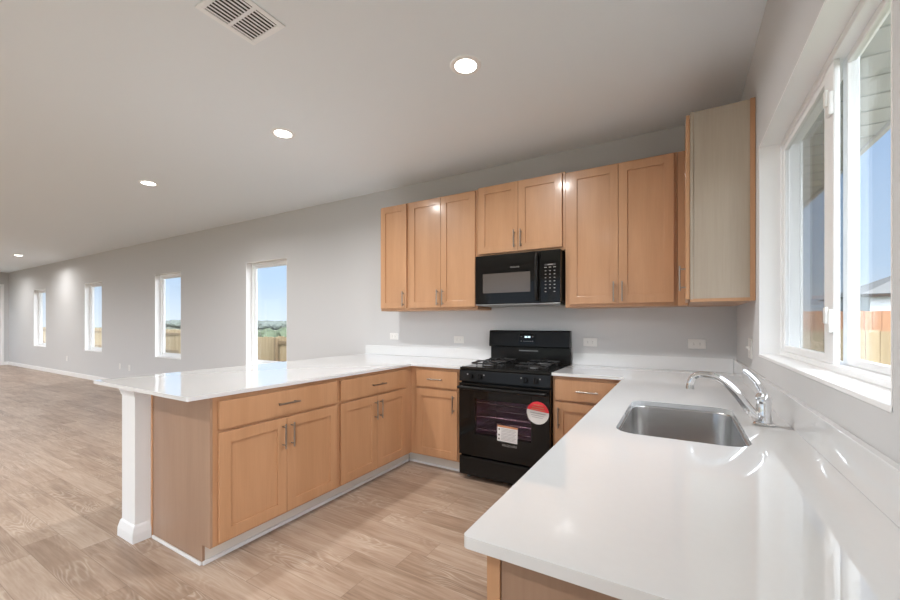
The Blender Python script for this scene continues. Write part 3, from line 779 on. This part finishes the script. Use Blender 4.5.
for x, z, l in ((-9.82, .375, 'low white outlet on the far wall nearest the peninsula'), (-10.25, .385, 'low white outlet on the far wall, left one of the close pair'), (-13.19, .41, 'faint low outlet on the far wall left of the second window from the far end')):
    outlet(Tb(x, z), l, False)
Tr = Matrix(((0, 0, -1, 0), (1, 0, 0, -.66), (0, 1, 0, 1.13), (0, 0, 0, 1)))
sw = thing('wall_switch', 'white double switch plate on the window wall between the corner and the window', 'switch', (0, -.66, 1.13))
mb = MB(Tr); mb.box(-.058, .058, -.058, .058, .0005, .006, M['plastic'], .002); mb.build('cover_plate', sw)
for s in (-.024, .024):
    mb = MB(Tr); mb.box(s-.005, s+.005, -.012, .012, .006, .010, M['plastic'], .001); mb.box(s-.0035, s+.0035, -.002, .010, .009, .020, M['plastic'], .001); mb.build('toggle', sw)

# ================================================================ recessed lamps
def can(loc, label):
    root = thing('recessed_ceiling_light', label, 'ceiling light', loc, 'recessed ceiling lights')
    mb = MB(); mb.lathe([(.064, -.004), (.070, -.006), (.088, -.004), (.092, -.0005)], M['white'], loc); mb.build('trim_ring', root)
    mb = MB(); mb.lathe([(.0, -.0035), (.064, -.0035)], M['lens'], loc); mb.build('lens', root)
    ld = bpy.data.lights.new('lamp', 'AREA'); ld.shape = 'DISK'; ld.size = .12; ld.spread = math.radians(160); ld.energy = CAN_W; ld.color = CAN_COL
    lo = bpy.data.objects.new('lamp', ld); COL.objects.link(lo); lo.parent = root; lo.location = (0, 0, -.012)
    return root
c0 = can((-1.449, -1.468, H), 'round recessed ceiling light nearest the window wall')
spots = [(-3.108, -1.475, 'round recessed ceiling light second from the window wall, above the peninsula'),
         (-5.352, -1.490, 'round recessed ceiling light beyond the peninsula, third from the window wall'),
         (-13.25, -.80, 'small distant recessed ceiling light near the far left corner of the room')]
for x, y in ((-1.45, -4.3), (-3.1, -4.3), (-5.35, -4.3), (-10.2, -4.2), (-13.45, -4.6), (-16.3, -1.0), (-7.0, -4.2), (-9.0, -3.4), (-11.8, -3.2), (-15.0, -3.2), (-16.3, -4.6)):  # unseen lamps added to brighten the room, except the far-corner wall washer
    spots.append((x, y, 'unseen round recessed ceiling light brightening the room from beyond the view'))
for x, y, l in spots:
    c = tree_copy(c0); c.location = (x, y, H); c['label'] = l
# far cans sit beyond frame; -16.3,-.8 washes the far corner
# ================================================================ ceiling vent
vt = thing('ceiling_vent', 'white rectangular air vent with dark slots in the ceiling', 'vent', (-2.233, -2.37, H))
x0, x1, y0, y1 = -2.364, -2.096, -2.512, -2.210; f = .028; z0, z1 = H-.008, H-.0005
mb = MB(); ym = (y0+y1)/2
mb.box(x0, x0+f, y0, y1, z0, z1, M['white'], .002); mb.box(x1-f, x1, y0, y1, z0, z1, M['white'], .002)
mb.box(x0+f, x1-f, y0, y0+f, z0, z1, M['white'], .002); mb.box(x0+f, x1-f, y1-f, y1, z0, z1, M['white'], .002); mb.box(x0+f, x1-f, ym-.008, ym+.008, z0, z1, M['white'], .002)
mb.mats = [M['vent']]; mb.build('frame', vt)
MB().box(x0+f, x1-f, y0+f, y1-f, H-.0020, H-.0006, M['ventdark']).build('backing', vt)
mb = MB()
for k in range(9):
    x = x0+f+.0125+k*.0234
    for q0, q1 in ((y0+f, ym-.008), (ym+.008, y1-f)):
        T = Matrix.Translation((x, 0, H-.0055)) @ Matrix.Rotation(math.radians(16), 4, 'Y')
        mb.box(-.0080, .0080, q0, q1, -.0006, .0006, M['vent'], T=T)
mb.build('louvers', vt)

# ================================================================ outdoors
GZ = -.75
struct(MB().box(-220, 120, -60, 260, GZ-.2, GZ, M['grass']), 'ground')
mb = MB()
mb.box(TH+.002, .655, -8, 2.2, 2.405, 2.42, M['soffit'])
for k in range(40): 
    y = -6+k*.2; mb.box(TH+.002, .655, y, y+.012, 2.398, 2.406, M['soffit'])
mb.box(.655, .68, -8, 2.2, 2.385, 2.62, M['soffit'])
struct(mb, 'eave_soffit')
struct(MB().box(XW-.6, .9, YS-1.45, YS-TH-.002, 2.55, 2.62, M['soffit']), 'added_rear_eave')  # unseen overhang added to hold direct sun off the front glazing
struct(MB().box(XW-.6, .9, YS-1.45, 1.2, 2.92, 3.05, M['shingle']), 'roof')
def fence(label, p0, p1, zt, mat, rails=True, side=-1, zb=GZ, cat='fence', seed=1):
    random.seed(seed)
    p0, p1 = Vector((*p0, 0)), Vector((*p1, 0)); d = p1-p0; L = d.length; ang = math.atan2(d.y, d.x)
    T = Matrix.Translation(p0) @ Matrix.Rotation(ang, 4, 'Z')
    root = thing('wooden_fence', label, cat, (p0.x, p0.y, zb))
    mb = MB(T); x = 0
    while x < L:
        dz = random.uniform(-.012, .012); mb.box(x+.002, min(x+.138, L), 0, .018, zb, zt+dz, mat, T=None); x += .142
    mb.build('boards', root)
    if rails:
        for z in (zb+.3, (zb+zt)/2, zt-.22): MB(T).box(0, L, side*.04 if side < 0 else .019, -.001 if side < 0 else .058, z, z+.09, M['rail']).build('rail', root)
        n = int(L/2.4)
        for k in range(n+1):
            xx = min(k*2.4, L-.09); MB(T).box(xx, xx+.09, -.131 if side < 0 else .059, -.041 if side < 0 else .149, zb, zt-.03, M['rail']).build('post', root)
    return root
fence('pale wooden fence seen in the two nearest far-wall windows', (-16.5, 4.0), (-10.78, 4.0), .845, M['fence'], True, 1)
fence('section of pale fence with exposed rails at the right edge of the nearest far-wall window', (-10.74, 4.0), (.6, 4.0), .865, M['fence'], True, -1, seed=2)
fence('taller pale fence seen low in the second window from the far end', (-40, 4.2), (-16.6, 4.2), 1.02, M['fence'], True, -1, seed=3)
fence('pale wooden fence seen in the right pane of the kitchen window', (.7, 4.0), (14, 4.0), 1.17, M['fence'], True, 1, seed=4)
fence('orange-brown fence standing behind the pale one outside the kitchen window', (1.0, 9.0), (24, 9.0), 1.55, M['fence2'], True, 1, seed=5)
# distant wood line
random.seed(11); mb = MB()
for k in range(420):
    x = random.uniform(-190, 6); y = random.uniform(62, 84); r = random.uniform(1.0, 2.2)
    b2 = bmesh.new(); bmesh.ops.create_icosphere(b2, subdivisions=2, radius=r)
    for v in b2.verts: v.co *= random.uniform(.8, 1.15); v.co.z *= .62
    d_ = math.hypot(x, y); mb.add(b2, M['leaf'], Matrix.Translation((x, y, GZ+.7+random.uniform(0, .5)+(d_-70)*.006)))
tl = mb.build('treeline'); tag(tl, 'distant grey-green line of trees beyond the far-wall fence', 'trees', kind='stuff')
mb = MB()
for k in range(40):
    b2 = bmesh.new(); bmesh.ops.create_icosphere(b2, subdivisions=2, radius=random.uniform(.3, .6))
    for v in b2.verts: v.co *= random.uniform(.75, 1.2)
    mb.add(b2, M['leaf2'], Matrix.Translation((-24+random.uniform(-1.6, 1.6), 13+random.uniform(-.8, .8), GZ+random.uniform(.2, 1.2))))
bush = mb.build('bush'); tag(bush, 'green bush rising just above the fence in the nearest far-wall window', 'bush')
# neighbouring houses
def house(label, x0, x1, y0, y1, ze, zr_, ov=.5):
    root = thing('neighbour_house', label, 'house', ((x0+x1)/2, (y0+y1)/2, GZ))
    MB().box(x0, x1, y0, y1, GZ, ze, M['siding']).build('walls', root)
    b2 = bmesh.new(); e_ = [b2.verts.new(p) for p in ((x0-ov, y0-ov, ze), (x1+ov, y0-ov, ze), (x1+ov, y1+ov, ze), (x0-ov, y1+ov, ze))]
    h_ = (y1-y0)/2+ov; rA = b2.verts.new((x0-ov+h_, (y0+y1)/2, zr_)); rB = b2.verts.new((x1+ov-h_, (y0+y1)/2, zr_))
    b2.faces.new((e_[0], e_[1], rB, rA)); b2.faces.new((e_[2], e_[3], rA, rB)); b2.faces.new((e_[1], e_[2], rB)); b2.faces.new((e_[3], e_[0], rA)); b2.faces.new(e_[::-1])
    mb = MB(); mb.add(b2, M['shingle']); mb.box(x0-ov, x1+ov, y0-ov-.02, y0-ov, ze-.18, ze+.02, M['ventdark']); mb.build('roof', root)
    for wx in (x0+1.6, x0+5): MB().box(wx, wx+.12, y0-.04, y0-.001, GZ, ze-.2, M['slot']).build('downpipe', root)
    return root
house('grey-roofed white neighbouring house seen above the orange fence', 9.6, 26, 30, 38, 3.0, 5.2)
house('second white house with grey roof further off to the left', -3, 5, 34, 42, 2.0, 4.0)
